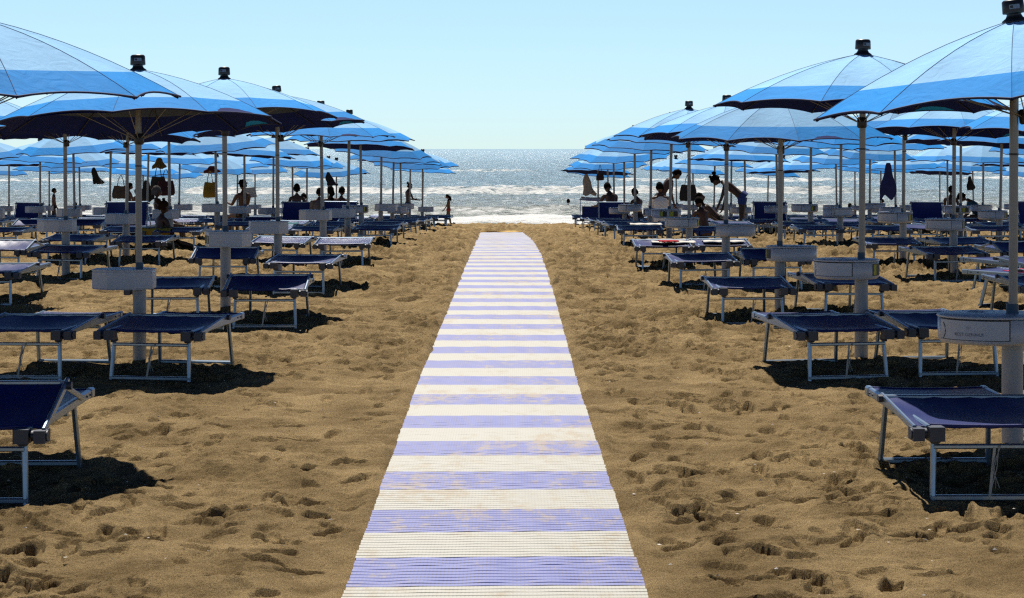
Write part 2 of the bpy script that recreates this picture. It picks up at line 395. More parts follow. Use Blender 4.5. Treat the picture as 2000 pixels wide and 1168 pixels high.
    fa = N(n, 'ShaderNodeAttribute', attribute_name='mask')
    ad = N(n, 'ShaderNodeMath', operation='ADD'); n.links.new(fa.outputs['Fac'], ad.inputs[0]); n.links.new(fn.outputs[0], ad.inputs[1])
    th = N(n, 'ShaderNodeMapRange'); th.inputs[1].default_value = .86; th.inputs[2].default_value = 1.0; n.links.new(ad.outputs[0], th.inputs[0])
    ms = N(n, 'ShaderNodeMixShader'); n.links.new(th.outputs[0], ms.inputs[0]); n.links.new(b.outputs[0], ms.inputs[1]); n.links.new(fb.outputs[0], ms.inputs[2])
    n.links.new(ms.outputs[0], o.inputs[0])
    tag(sheet('sea_water', X, Y * K, Z, m, foam), kind='structure')

def build_path():
    RP = .0459; y = 5.0505 - .459 * 2; k = 0
    m, n, b, o = new_mat('walkway_plastic')
    b.inputs['Roughness'].default_value = .6
    tc = N(n, 'ShaderNodeNewGeometry'); at_ = N(n, 'ShaderNodeAttribute', attribute_name='mask')
    c = N(n, 'ShaderNodeMix', data_type='RGBA'); c.inputs[6].default_value = (.46, .45, .385, 1); c.inputs[7].default_value = (.115, .142, .46, 1)
    gt = N(n, 'ShaderNodeMath', operation='GREATER_THAN'); gt.inputs[1].default_value = .5
    n.links.new(at_.outputs['Fac'], gt.inputs[0]); n.links.new(gt.outputs[0], c.inputs[0])
    # fine moulded openings across the ribs
    sx = N(n, 'ShaderNodeSeparateXYZ'); n.links.new(tc.outputs['Position'], sx.inputs[0])
    def sinw(axis, f, ph=0):
        a = N(n, 'ShaderNodeMath', operation='MULTIPLY'); a.inputs[1].default_value = f; n.links.new(sx.outputs[axis], a.inputs[0])
        s_ = N(n, 'ShaderNodeMath', operation='SINE'); n.links.new(a.outputs[0], s_.inputs[0]); return s_
    s1 = sinw(0, 2 * math.pi / .0155); g1 = N(n, 'ShaderNodeMapRange'); g1.inputs[1].default_value = .35; g1.inputs[2].default_value = .8; n.links.new(s1.outputs[0], g1.inputs[0])
    s2 = sinw(1, 2 * math.pi / (RP * K / 3)); g2 = N(n, 'ShaderNodeMapRange'); g2.inputs[1].default_value = -.1; g2.inputs[2].default_value = .5; n.links.new(s2.outputs[0], g2.inputs[0])
    mm = N(n, 'ShaderNodeMath', operation='MULTIPLY'); n.links.new(g1.outputs[0], mm.inputs[0]); n.links.new(g2.outputs[0], mm.inputs[1])
    wh = N(n, 'ShaderNodeMath', operation='MULTIPLY_ADD'); wh.inputs[1].default_value = .45; wh.inputs[2].default_value = .28; n.links.new(gt.outputs[0], wh.inputs[0])
    mm2 = N(n, 'ShaderNodeMath', operation='MULTIPLY'); n.links.new(mm.outputs[0], mm2.inputs[0]); n.links.new(wh.outputs[0], mm2.inputs[1])
    hol = N(n, 'ShaderNodeMix', data_type='RGBA'); hol.inputs[7].default_value = (.10, .085, .09, 1)
    n.links.new(mm2.outputs[0], hol.inputs[0]); n.links.new(c.outputs[2], hol.inputs[6])
    # blown sand lying on it
    mp = N(n, 'ShaderNodeMapping'); mp.inputs['Scale'].default_value = (1.0, .55, 1); n.links.new(tc.outputs['Position'], mp.inputs[0])
    z = N(n, 'ShaderNodeTexNoise', Scale=9.0, Detail=10.0, Roughness=.78); n.links.new(mp.outputs[0], z.inputs['Vector'])
    zz = N(n, 'ShaderNodeTexNoise', Scale=1.1, Detail=3.0); n.links.new(mp.outputs[0], zz.inputs['Vector'])
    av = N(n, 'ShaderNodeMath', operation='MULTIPLY_ADD'); av.inputs[1].default_value = .5; n.links.new(zz.outputs[0], av.inputs[0]); n.links.new(z.outputs[0], av.inputs[2])
    sr = N(n, 'ShaderNodeMapRange'); sr.inputs[1].default_value = .77; sr.inputs[2].default_value = .90; sr.inputs[4].default_value = .75; n.links.new(av.outputs[0], sr.inputs[0])
    fin = N(n, 'ShaderNodeMix', data_type='RGBA'); fin.inputs[7].default_value = (.38, .29, .17, 1)
    n.links.new(sr.outputs[0], fin.inputs[0]); n.links.new(hol.outputs[2], fin.inputs[6]); n.links.new(fin.outputs[2], b.inputs['Base Color'])
    V = []; Fc = []; A = []; NX = 28
    k = 0; y = 4.6
    first = 6.474 - .459 * 4
    y = first
    rr = random.Random(5)
    while y < 45.2:
        j = int((y - first + 1e-5) / .459); blue = 1 if j % 2 == 0 else 0
        bd = (k % 10 == 0)
        cx = float(path_cx(y)) + rr.uniform(-.002, .002) + (.003 * math.sin(j * 2.1)); W = PATH_W + rr.uniform(-.0015, .0015)
        o0 = len(V); wv = rr.uniform(.2, 1)
        skew = .018 * math.sin(y * .25)
        for i in range(NX + 1):
            u = i / NX * 2 - 1; x = cx + u * W
            zb = ground(y) + .010 + .0025 * math.sin(x * 23 + j) * (.4 if not blue else 1) * wv + .004 * float(vn(np.array(x * 1.5 + 50), np.array(y * 1.2)))
            dy = .0022 * math.sin(x * 37 + k * .7) * wv + skew * u
            g = .0095 if bd else .0070
            yk = y * K; RK = RP * K; V += [(x, yk + dy + g, zb - .016), (x, yk + dy + g, zb + .008), (x, yk + dy + RK * .5, zb + .013), (x, yk + dy + RK - g, zb + .009), (x, yk + dy + RK - g, zb - .016)]
            A += [blue] * 5
        for i in range(NX):
            for q in range(4):
                Fc.append((o0 + i * 5 + q, o0 + i * 5 + 5 + q, o0 + i * 5 + 6 + q, o0 + i * 5 + q + 1))
        y += RP; k += 1
    # fabric backing joining the slats
    o0 = len(V)
    yy = np.arange(first, 45.2, .25)
    for q in yy:
        for sgn in (-1, 1):
            V.append((float(path_cx(q)) + sgn * (PATH_W - .03), float(q) * K, ground(float(q)) + .008)); A.append(0)
    me = bpy.data.meshes.new('path'); 
    nb = [(o0 + 2 * i, o0 + 2 * i + 1, o0 + 2 * i + 3, o0 + 2 * i + 2) for i in range(len(yy) - 1)]
    me.from_pydata(V, [], Fc + nb); at2 = me.attributes.new('mask', 'FLOAT', 'POINT'); at2.data.foreach_set('value', A)
    me.materials.append(m); me.materials.append(M['groove'])
    me.polygons.foreach_set('material_index', [0] * len(Fc) + [1] * len(nb)); me.update()
    ob = bpy.data.objects.new('path', me); COL.objects.link(ob)
    tag(ob, 'long roll-out walkway striped lilac blue and cream across the sand to the sea', kind='structure')
    # mat at the far end
    mb = MB(); g0 = ground(45.3)
    rows = []
    for i in range(8):
        yv = 45.3 + i * .32; rows.append([(-.30 + (j / 6 - .5) * 1.16, yv * K, ground(yv) + .045 + .012 * math.sin(i * 1.7 + j)) for j in range(7)])
    mb.grid(rows)
    mm_ = mb.build('beach_mat', mat('mat_orange', (.80, .50, .12), .8, var=.1, bump=.4))
    so = mm_.modifiers.new('solid', 'SOLIDIFY'); so.thickness = .015
    tag(mm_, 'flat orange yellow mat at the sea end of the striped walkway', 'mat')

build_sand(); build_sea(); build_path()

# ------------------------------------------------------------------ parasol
NP = 10; RAD = 1.19; HT = .45
def rib_pt(a, r, off=0.0):
    z = -HT * (.50 * r + .50 * r * r)
    return Vector((math.cos(a) * r * RAD, math.sin(a) * r * RAD, z + off))
def canopy_mesh(nr, nu, parent, seed=0):
    mb = MB(); rs = [.045] + [i / nr for i in range(1, nr)] + [1.0]
    rs = sorted(set([round(x, 4) for x in rs] + [.775])); rq = random.Random(seed)
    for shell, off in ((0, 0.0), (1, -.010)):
        for j in range(NP):
            a0 = 2 * math.pi * j / NP; a1 = 2 * math.pi * (j + 1) / NP; flab = rq.uniform(.6, 1.4)
            rows = []
            for r in rs:
                row = []
                for i in range(nu + 1):
                    u = i / nu; p = rib_pt(a0, r).lerp(rib_pt(a1, r), u); k = 4 * u * (1 - u)
                    p.x *= 1 - .030 * k * r ** 4; p.y *= 1 - .030 * k * r ** 4
                    p.z += (-.012 * k * math.sin(math.pi * r) + .026 * k * r ** 5) * flab + off
                    row.append(p)
                rows.append(row)
            split = rs.index(.775)
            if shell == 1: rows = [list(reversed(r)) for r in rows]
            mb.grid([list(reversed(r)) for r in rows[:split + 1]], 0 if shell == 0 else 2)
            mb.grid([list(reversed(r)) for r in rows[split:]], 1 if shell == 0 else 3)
            # hem
            e = rows[-1] if shell == 0 else None
            if e: mb.tube(e, .0065, 5, 4, smooth=True)
            if e and nu > 4:                          # seam along the rib
                mb.tube([rib_pt(a0, r, .001) for r in rs], .0020, 4, 5)
    return mb.build('canopy', [M['pale'], M['azure'], M['under_shade_pale'], M['under_shade_azure'], M['trim'], M['seam']], parent)
def make_parasol(near, shape):
    root = empty('beach_parasol')
    mb = MB(); mb.tube([(0, 0, .55), (0, 0, 2.38)], .0265, 16 if near else 8)
    if near: mb.tube([(0, 0, 1.60), (0, 0, 1.612)], .0285, 16, 1)
    mb.build('pole', [M['pole'], M['blk']], root)
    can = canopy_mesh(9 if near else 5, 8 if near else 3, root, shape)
    can.location = (0, 0, 2.40)
    mb = MB()
    n = 20 if near else 10
    mb.lathe([(.0, -.03), (.074, -.018), (.070, -.004), (.048, .012), (.040, .03), (.042, .034), (.060, .036), (.063, .042), (.060, .108), (.050, .118), (0, .120)], n)
    if near:
        mb.lathe([(.0634, .062), (.0626, .088)], 6, a0=R(-125), a1=R(-70), mi=1)
        mb.lathe([(.0638, .068), (.0632, .083)], 3, a0=R(-120), a1=R(-105), mi=0)
    mb.build('cap', [M['blk'], M['sticker']], can)
    if near:
        mb = MB(); mb.lathe([(.03, -.62), (.040, -.61), (.040, -.54), (.03, -.53)], 14); mb.build('slider', M['blk'], can)
        mb = MB(); mb.lathe([(.03, -.16), (.045, -.15), (.045, -.08), (.03, -.07)], 14)
        mb.build('hub', M['blk'], can)
        for j in range(NP):
            a = 2 * math.pi * j / NP
            mb = MB(); mb.tube([rib_pt(a, r, -.018) for r in (.04, .2, .4, .6, .8, .99)], .0045, 5); mb.build('rib', M['blk'], can)
            mb = MB(); mb.tube([(math.cos(a) * .04, math.sin(a) * .04, -.57), rib_pt(a, .62, -.025)], .0038, 5); mb.build('strut', M['pole'], can)
    return root
PROTO = {}
def clone(key, maker):
    if key not in PROTO: PROTO[key] = maker(); return PROTO[key]
    return copy_tree(PROTO[key])

ORD = ['nearest', 'second', 'third', 'fourth', 'fifth', 'sixth', 'seventh', 'eighth', 'ninth', 'tenth', 'eleventh', 'twelfth', 'thirteenth', 'fourteenth']
CORD = ['first', 'second', 'third', 'fourth', 'fifth', 'sixth', 'seventh']

# ------------------------------------------------------------------ table on its post
def arc(mb, r, z0, z1, a0, a1, n=10, mi=0, cx=0, th=.004):
    mb.lathe([(r - th, z0), (r, z0), (r, z1), (r - th, z1)], n, c=(cx, 0, 0), mi=mi, a0=R(a0), a1=R(a1), smooth=False)
def make_table(octa, near, blue):
    root = empty('pole_table'); H = .15; cx = -.125; rad = .268
    mb = MB(); n = 20 if near else 10
    mb.lathe([(.056, -.12), (.055, .60)], n); mb.build('post', M['post'], root)
    z0 = .60
    mb = MB()
    if octa:
        q = [(rad * math.cos(R(22.5 + 45 * k)) * 1.0 + cx, rad * math.sin(R(22.5 + 45 * k)) * .92) for k in range(8)]
        def ring(s, z): return [((x - cx) * s + cx, y * s, z) for x, y in q]
        rs = [ring(.2, z0 + .001), ring(.975, z0), ring(1, z0 + .012), ring(1, z0 + H - .012), ring(.985, z0 + H - .004), ring(.985, z0 + H)]
        vs = [p for r_ in rs for p in r_]
        mb.add(vs, [(i * 8 + k, i * 8 + (k + 1) % 8, (i + 1) * 8 + (k + 1) % 8, (i + 1) * 8 + k) for i in range(5) for k in range(8)] + [tuple(range(40, 48))])
        mb.build('table_box', M['white'], root)
        mb = MB(); lid = [ring(1.012, z0 + H + .001), ring(1.012, z0 + H + .010), ring(.99, z0 + H + .014)]
        vs = [p for r_ in lid for p in r_]
        mb.add(vs, [(i * 8 + k, i * 8 + (k + 1) % 8, (i + 1) * 8 + (k + 1) % 8, (i + 1) * 8 + k) for i in range(2) for k in range(8)] + [tuple(range(16, 24)), tuple(range(8))[::-1]])
        mb.build('lid', M['white'], root)
        if near:
            mb = MB()
            for k in (1,):
                a = Vector(q[k] + (0,)); b_ = Vector(q[k + 1] + (0,)); d = (b_ - a)
                nrm = Vector((d.y, -d.x, 0)).normalized()
                if nrm.dot(a - Vector((cx, 0, 0))) < 0: nrm = -nrm
                c = (a + b_) / 2 + nrm * .002; Mx = Matrix.Rotation(math.atan2(d.y, d.x), 3, 'Z')
                mb.box(c + Vector((0, 0, z0 + H / 2)), (d.length * .8, .003, .085), Mx, 0)
                mb.box(c + nrm * .001 + Vector((0, 0, z0 + H / 2)) + d * .22, (d.length * .28, .004, .075), Mx, 1)
            mb.build('notice_label', [M['dark'], M['yellow']], root)
    else:
        mb.lathe([(.06, z0 + .001), (rad * .93, z0), (rad, z0 + .018), (rad, z0 + H - .01), (0, z0 + H - .01)], 40 if near else 18, c=(cx, 0, 0)); mb.build('table_box', M['white'], root)
        mb = MB(); mb.lathe([(0, z0 + H - .004), (rad + .002, z0 + H - .004), (rad + .006, z0 + H), (rad + .004, z0 + H + .008), (rad - .006, z0 + H + .012), (0, z0 + H + .0125)], 40 if near else 18, c=(cx, 0, 0))
        mb.build('lid', M['white'], root)
        mb = MB(); arc(mb, rad + .0015, z0 + .026, z0 + H - .006, 178, 268, 14, cx=cx); mb.build('drawer_gap', M['groove'], root)
        mb = MB(); arc(mb, rad + .0035, z0 + .030, z0 + H - .013, 179.5, 266.5, 14, cx=cx); dr = mb.build('drawer', M['white'], root)
        if near:
            mb = MB(); mb.tube([(cx + (rad + .002) * math.cos(R(t)), (rad + .002) * math.sin(R(t)), z0 + .03 + .09 * k) for t, k in ((186, 0), (189, .25), (190, .5), (189, .75), (186, 1))], .004, 6)
            mb.build('handle', M['groove'], dr)
            mb = MB(); arc(mb, rad + .0025, z0 + .03, z0 + .128, -12, 26, 6, 0, cx); arc(mb, rad + .0035, z0 + .036, z0 + .122, -10, 4, 4, 1, cx)
            arc(mb, rad + .0025, z0 + .03, z0 + .128, -50, -22, 6, 0, cx); arc(mb, rad + .0035, z0 + .036, z0 + .122, -48, -38, 4, 1, cx)
            if blue: mb.build('notice_label', [M['dark'], M['yellow']], root)
    mb = MB(); mb.tube([(0, 0, z0 + H), (0, 0, z0 + H + .065)], .032, 14); mb.build('collar', M['collar'], root)
    if near:
        mb = MB(); mb.lathe([(0, z0 + H + .012), (.036, z0 + H + .0132), (.038, z0 + H + .015), (.046, z0 + H + .015), (.048, z0 + H + .0125)], 16, c=(cx - .02, .13, .001)); mb.build('cup_holder', M['white'], root)
    return root

def add_writing(root, txt, cx, rad, z, a_mid):
    cu = bpy.data.curves.new('t', 'FONT'); cu.body = txt; cu.size = .026; cu.align_x = 'CENTER'; cu.extrude = .0004
    ob = bpy.data.objects.new('t', cu); COL.objects.link(ob)
    me = bpy.data.meshes.new_from_object(ob.evaluated_get(bpy.context.evaluated_depsgraph_get()))
    bpy.data.objects.remove(ob)
    mb = MB()
    verts = [v.co.copy() for v in me.vertices]; faces = [tuple(p.vertices) for p in me.polygons]
    # lily-like mark above the words: three leaves and a stem
    for k in (-1, 0, 1):
        o = len(verts); tip = Vector((k * .012, .062 - abs(k) * .006, 0)); b0 = Vector((k * .002, .036, 0))
        verts += [b0, (b0 + tip) / 2 + Vector((.0035, 0, 0)), tip, (b0 + tip) / 2 - Vector((.0035, 0, 0))]; faces.append((o, o + 1, o + 2, o + 3))
    for v in verts:
        a = R(a_mid) + v.x / rad; rr = rad + .0015 + abs(v.z)
        mb.v.append((cx + rr * math.cos(a), rr * math.sin(a), z + v.y))
    for f in faces: mb.f.append(list(f)); mb.m.append(0); mb.s.append(False)
    mb.build('lettering', M['emboss'], root)

# ------------------------------------------------------------------ sunbed
def sagged(mb, x0, x1, y0, y1, za, zb, sag, nx, ny, mi=0, th=.006):
    rows = []
    for j in range(ny + 1):
        v = j / ny; rows.append([(x0 + (x1 - x0) * i / nx, y0 + (y1 - y0) * v, za + (zb - za) * v - sag * 4 * (i / nx) * (1 - i / nx) * (.35 + .65 * math.sin(math.pi * min(1, v * 1.0)))) for i in range(nx + 1)])
    mb.grid(rows, mi); mb.grid([[(p[0], p[1], p[2] - th) for p in reversed(r)] for r in rows], mi)
    for r in (rows[0], rows[-1]):
        mb.tube([(p[0], p[1], p[2] - th / 2) for p in r], .010, 6, mi)
def make_bed(var, near):
    root = empty('sunbed'); X = .325
    def rail_z(y): return .350 + (y + .52) * .028
    if near:
        for s in (-1, 1):
            mb = MB(); mb.bar((s * X, -.52, rail_z(-.52)), (s * X, .60, rail_z(.6)), .030, .050); mb.bar((s * X, .602, rail_z(.6)), (s * X, .66, rail_z(.62)), .038, .056)
            for yb in (.50, .57): mb.tube([(s * (X + .014), yb, rail_z(.5)), (s * (X + .021), yb, rail_z(.5))], .006, 8, 1)
            mb.build('side_rail', [M['frame'], M['hinge']], root)
            for (yt, yf, zt) in ((-.47, -.50, .335), (.43, .50, .355)):
                mb = MB(); mb.bar((s * .285, yt, zt), (s * .300, yf, -.01), .026, .030, up=(0, 1, 0)); lg = mb.build('leg', M['frame'], root)
            mb = MB(); mb.box((s * .295, -.535, .335), (.075, .075, .07)); mb.bar((s * .29, -.50, .345), (s * .282, -.485, .285), .05, .05, up=(0, 1, 0)); mb.box((s * .385, -.52, .332), (.055, .10, .062)); mb.tube([(s * .34, -.53, .335), (s * .42, -.53, .335)], .027, 12); mb.build('hinge', M['hinge'], root)
        mb = MB(); mb.bar((-.29, -.483, .262), (.29, -.483, .262), .030, .024, up=(0, 0, 1)); mb.build('stretcher', M['frame'], root)
        mb = MB(); mb.bar((-.31, -.50, .012), (.31, -.50, .012), .028, .030); mb.build('stretcher', M['frame'], root)
        mb = MB(); mb.bar((-.31, .50, .014), (.31, .50, .014), .034, .030); mb.build('stretcher', M['frame'], root)
        mb = MB(); mb.bar((-.29, .30, .315), (.29, .30, .315), .03, .025); mb.build('stretcher', M['frame'], root)
        mb = MB(); mb.bar((.01, -.498, .26), (-.02, -.515, .02), .014, .004, up=(0, 1, 0))
        for q in range(3): mb.tube([(.03 + .006 * q, -.50, .27), (.015 - .012 * q, -.515, .16), (-.01 + .02 * q, -.512, .06)], .0022, 4)
        mb.build('strap', M['cord'], root)
    else:
        mb = MB()
        for s in (-1, 1):
            mb.bar((s * X, -.52, rail_z(-.52)), (s * X, .66, rail_z(.6)), .034, .052)
            for (yt, yf, zt) in ((-.47, -.50, .335), (.43, .50, .355)): mb.bar((s * .285, yt, zt), (s * .300, yf, -.02), .028, .032, up=(0, 1, 0))
            mb.box((s * .34, -.53, .335), (.13, .08, .065), mi=1)
        mb.bar((-.29, -.483, .262), (.29, -.483, .262), .030, .028); mb.bar((-.31, -.50, .012), (.31, -.50, .012), .03, .03); mb.bar((-.31, .50, .014), (.31, .50, .014), .034, .030)
        mb.build('bed_frame', [M['frame'], M['hinge']], root)
    mb = MB(); sagged(mb, -X + .012, X - .012, -.48, .63, .372, .402, .022, 12 if near else 5, 14 if near else 5); mb.build('seat_canvas', M['navy'], root)
    # hood: a small frame hinged at the near end
    ln, ang = {'flat': (.62, 7), 'raised': (.45, 17), 'high': (.47, 24), 'upright': (.52, 74), 'canopy': (.62, 82)}[var]
    W = .395; ca, sa = math.cos(R(ang)), math.sin(R(ang))
    def hp(x, t, lift=0): return Vector((x, -.52 + t * ca - lift * sa, .355 + t * sa + lift * ca))
    mb = MB()
    for s in (-1, 1): mb.bar(hp(s * W, 0), hp(s * W, ln), .020, .038)
    mb.bar(hp(-W, ln - .02), hp(W, ln - .02), .03, .024)
    if var in ('raised', 'high', 'upright'):
        for s in (-1, 1): mb.bar(hp(s * (W - .02), ln - .04), (s * (X + .02), .05 if var == 'upright' else .38, .39), .018, .03)
    for s in (-1, 1): mb.tube([hp(s * (W + .01), ln - .05), hp(s * (W + .034), ln - .05)], .021, 10, 1)
    if near or var != 'flat': mb.build('hood_frame', [M['frame'], M['hinge']], root)
    else: mb.build('hood_frame', [M['frame'], M['hinge']], root)
    mb = MB(); nx = 12 if near else 4; rows = []
    for j in range(9):
        t = .04 + (ln - .07) * j / 8; rows.append([hp(-W + .02 + (2 * W - .04) * i / nx, t, -.035 * math.sin(math.pi * j / 8) * math.sin(math.pi * i / nx) - .004 * math.sin(i * 2.3 + j)) for i in range(nx + 1)])
    if var == 'canopy':
        c0 = hp(0, ln); rows = []
        for j in range(5): rows.append([(-W + .02 + (2 * W - .04) * i / nx, c0.y - .05 + .34 * j / 4, c0.z + .04 - .10 * j / 4 - .02 * math.sin(math.pi * i / nx)) for i in range(nx + 1)])
        rows = rows[::-1]
        mb.grid(rows); mb.grid([[(p[0], p[1], p[2] - .006) for p in reversed(r)] for r in rows])
        rows = [[hp(-W + .05 + (2 * W - .10) * i / nx, .05 + .33 * j / 3) for i in range(nx + 1)] for j in range(4)]
    mb.grid(rows); mb.grid([[(p[0], p[1] + .004, p[2] - .006) for p in reversed(r)] for r in rows])
    mb.tube([(p[0], p[1], p[2]) for p in rows[0]], .009, 6); mb.build('hood_canvas', M['navy'], root)
    return root

# ------------------------------------------------------------------ the layout
ROWS = [9.66, 13.6, 17.5, 21.55, 25.6, 29.7, 33.7, 37.8, 41.8, 45.8, 49.8, 53.8, 57.8]
OVU = {  # (side, column, row): x, y, extra height, tilt back, roll, turn
    (-1, 0, 0): (-3.14, 9.5, .12, -2, 1, 8), (-1, 0, 1): (-3.06, 13.46, 0, 4, 0, 18), (-1, 0, 2): (-3.06, 17.5, .10, 5, -1, 5),
    (-1, 0, 3): (-3.07, 21.5, .06, 3, -4, 22), (-1, 0, 4): (-3.02, 26.2, .02, -1, 1, 30), (1, 0, 0): (2.95, 9.66, .11, 0, -7, 2),
    (1, 0, 1): (2.91, 13.65, .14, .5, 1, 30), (1, 0, 2): (2.86, 17.5, -.09, -1.5, -1, 20), (1, 0, 3): (2.82, 21.6, -.06, 3, 1, 9),
    (1, 0, 4): (2.78, 25.7, .0, -1, 1, 10), (1, 0, 5): (2.86, 29.8, -.03, -2, 1, 20), (1, 0, 6): (2.86, 33.9, .0, -3, 2, 8), (-1, 0, 5): (-3.0, 29.9, .02, -1, -1, 12),
    (-1, 1, 2): (-6.1, 18.4, .0, 2, 2, 12), (-1, 1, 3): (-6.1, 22.4, .0, 2, -2, 3), (1, 1, 3): (6.09, 22.6, .02, 2, 2, 14), (-1, 1, 4): (-6.1, 25.9, 0, 3, 3, 14)}
OVT = {(-1, 0, 0): (0, 0), (-1, 0, 1): (0, 0), (-1, 0, 2): (.11, 110), (-1, 0, 3): (.04, 15), (-1, 0, 4): (.03, -10), (1, 0, 0): (-.005, 12), (1, 0, 1): (.07, 4), (1, 0, 2): (-.05, 182),
       (1, 0, 3): (.0, 168), (1, 0, 4): (-.07, 20), (1, 1, 3): (.03, 10), (-1, 1, 3): (.02, -8)}
OVB = {  # (side, column, row, slot 0 inner / 1 outer): x, y, turn (far end to the right +), state
    (-1, 0, 0, 0): (-2.68, 8.52, 0, 'high'), (-1, 0, 0, 1): None, (-1, 0, 1, 0): (-2.64, 12.8, 9, 'flat'), (-1, 0, 1, 1): (-3.63, 12.85, 8, 'flat'),
    (-1, 0, 2, 0): (-2.40, 16.4, 0, 'raised'), (-1, 0, 2, 1): (-3.42, 16.6, -4, 'flat'), (-1, 0, 3, 0): (-2.50, 20.1, 6, 'flat'), (-1, 0, 3, 1): (-3.62, 21.0, 0, 'raised'),
    (-1, 0, 4, 0): (-2.45, 24.2, 1, 'flat'), (-1, 0, 4, 1): (-3.40, 24.5, 5, 'flat'), (-1, 1, 3, 0): (-5.93, 22.2, 8, 'flat'), (-1, 1, 2, 0): (-5.80, 18.6, 4, 'flat'), (-1, 1, 2, 1): None,
    (-1, 1, 3, 1): (-7.0, 22.8, 2, 'raised'), (1, 0, 0, 0): (2.36, 8.6, -2, 'flat'), (1, 0, 0, 1): None, (1, 0, 1, 0): (2.44, 12.85, -11, 'flat'), (1, 0, 1, 1): (3.36, 13.05, -7, 'flat'),
    (1, 0, 2, 0): (2.35, 16.6, -2, 'flat'), (1, 0, 2, 1): (3.40, 17.1, -8, 'flat'), (1, 0, 3, 0): (2.32, 20.4, -3, 'flat'), (1, 0, 3, 1): (3.27, 20.8, -2, 'raised'),
    (1, 0, 4, 0): (2.13, 23.6, -1, 'flat'), (1, 0, 4, 1): (3.0, 23.8, 0, 'flat'), (1, 1, 3, 0): (5.75, 21.9, -8, 'flat'), (1, 1, 3, 1): (6.9, 22.4, -5, 'raised'),
    (1, 0, 10, 0): (2.35, 47.6, 0, 'canopy'), (-1, 1, 6, 1): (-7.3, 31.5, 0, 'upright'), (-1, 0, 8, 1): (-4.1, 39.5, 0, 'upright'), (-1, 0, 9, 1): (-5.35, 41.3, 0, 'upright'),
    (1, 0, 9, 0): (2.62, 42.6, 0, 'upright'), (1, 0, 9, 1): (3.5, 43, 0, 'flat'), (1, 1, 8, 0): (6.1, 39.5, -6, 'upright')}
lay = random.Random(11)
PAR = []
for side in (-1, 1):
    for c in range(7):
        vis = 0
        for r, y in enumerate(ROWS):
            x = side * ((3.06 if side < 0 else 2.93) + 3.05 * c); yy = y
            jx, jy, jz, tb, ro, tu = lay.uniform(-.14, .14), lay.uniform(-.4, .4), lay.uniform(-.07, .07), (lay.uniform(-4.5, 2) if lay.random() < .75 else lay.uniform(2, 6)), lay.uniform(-4, 4), lay.uniform(0, 36)
            if r >= 4: tb -= 2.5; jz *= 1.7
            key = (side, c, r)
            if key in OVU: x, yy, jz, tb, ro, tu = OVU[key]
            else: x += jx; yy += jy * (1 if c else .5)
            if abs(x) - 1.15 > .3125 * yy: continue
            if key == (-1, 0, 0) or True:
                where = ('%s%s, %s column %s of the walkway' % (ORD[vis], ' parasol' if False else '', CORD[c], 'left' if side < 0 else 'right'))
            near = yy < 27
            u = clone('parasol_near%d' % (r % 2) if near else 'parasol_far', lambda: make_parasol(near, r))
            hs = .70 + .3
            u.location = (x, yy * K, ground(yy)); u.rotation_euler = (R(lay.uniform(-.6, .9)), R(lay.uniform(-1.2, 1.2)), 0)
            if key in OVU and r < 4: u.rotation_euler = (0, R(.3 * side), 0)
            for ch in u.children:
                if ch.name.startswith('canopy'):
                    ch.location = (0, 0, 2.40 + jz); ch.rotation_euler = (R(-tb), R(ro), R(tu)); sc_ = 1.05 if key == (1, 0, 0) else lay.uniform(.98, 1.04); ch.scale = (sc_, sc_, 1)
                else: ch.scale = (1, 1, 1); ch.location = (0, 0, jz)
            tag(u, 'blue striped beach parasol, ' + where, 'parasol', 'striped parasols in rows on the beach')
            # table
            tz, tr = OVT.get(key, (lay.uniform(-.07, .06), lay.choice([0, 20, -20, 180, 170, 60, -70])))
            octa = side < 0 and not (c == 0 and r > 4 and r % 3 == 0)
            tn = yy < 34
            if abs(x) - .4 < .3125 * yy:
                kk = 'table%d%d' % (octa, tn); 
                t = clone(kk, lambda: make_table(octa, tn, True))
                t.location = (x, yy * K, ground(yy) + tz); t.rotation_euler = (0, 0, R(tr))
                if key == (1, 0, 0): t.scale = (1.13, 1.13, 1.03)
                tag(t, 'white %s pole table, %s' % ('octagonal' if octa else 'round', where), 'table', 'white tables on the parasol posts')
                if key == (1, 0, 0): R0T = t
            PAR.append((key, x, yy, vis, near))
            for slot in ((0, 1, 2) if r >= 5 and (r * 7 + c * 5 + side) % 3 else (0, 1)):
                bx = x + (-side if slot == 0 else side) * (.52 + lay.uniform(-.08, .08)); by = yy - .75 + lay.uniform(-.35, .35); rot = side * lay.uniform(-9, 3) * (1 if side > 0 else 1); rot = -side * lay.uniform(-3, 9)
                st = 'flat' if lay.random() < .96 else 'raised'
                if slot == 2: bx = x + side * lay.uniform(1.25, 1.6); by = yy + lay.uniform(-.6, .6); st = lay.choice(['flat', 'flat', 'flat', 'upright']) if c >= 2 else 'flat'
                ov = OVB.get(key + (slot,), 0)
                if ov is None: continue
                if ov: bx, by, rot, st = ov
                if abs(bx) - .4 > .3125 * by: continue
                bn = by < 28
                b = clone('bed_%s_%d' % (st, bn), lambda: make_bed(st, bn))
                b.location = (bx, by * K, ground(by) + .008); b.scale = (1, K, 1); b.rotation_euler = (R(-.4 if by < 27 else -1.3), R(lay.uniform(-1, 1)), R(-rot / K))
                stt = {'flat': 'flat navy sunbed', 'raised': 'navy sunbed with raised hood', 'high': 'navy sunbed with high raised hood', 'upright': 'navy sunbed with upright back', 'canopy': 'navy sunbed with pale canopy up'}[st]
                tag(b, '%s, %s of the %s group, %s column %s of walkway' % (stt, ('inner', 'middle', 'outermost')[slot], ORD[vis], CORD[c], 'left' if side < 0 else 'right'), 'sunbed', 'navy sunbeds set out in pairs by the parasols')
            vis += 1
add_writing(R0T, 'REST GENNUI', -.125, .2715, .652, 222)

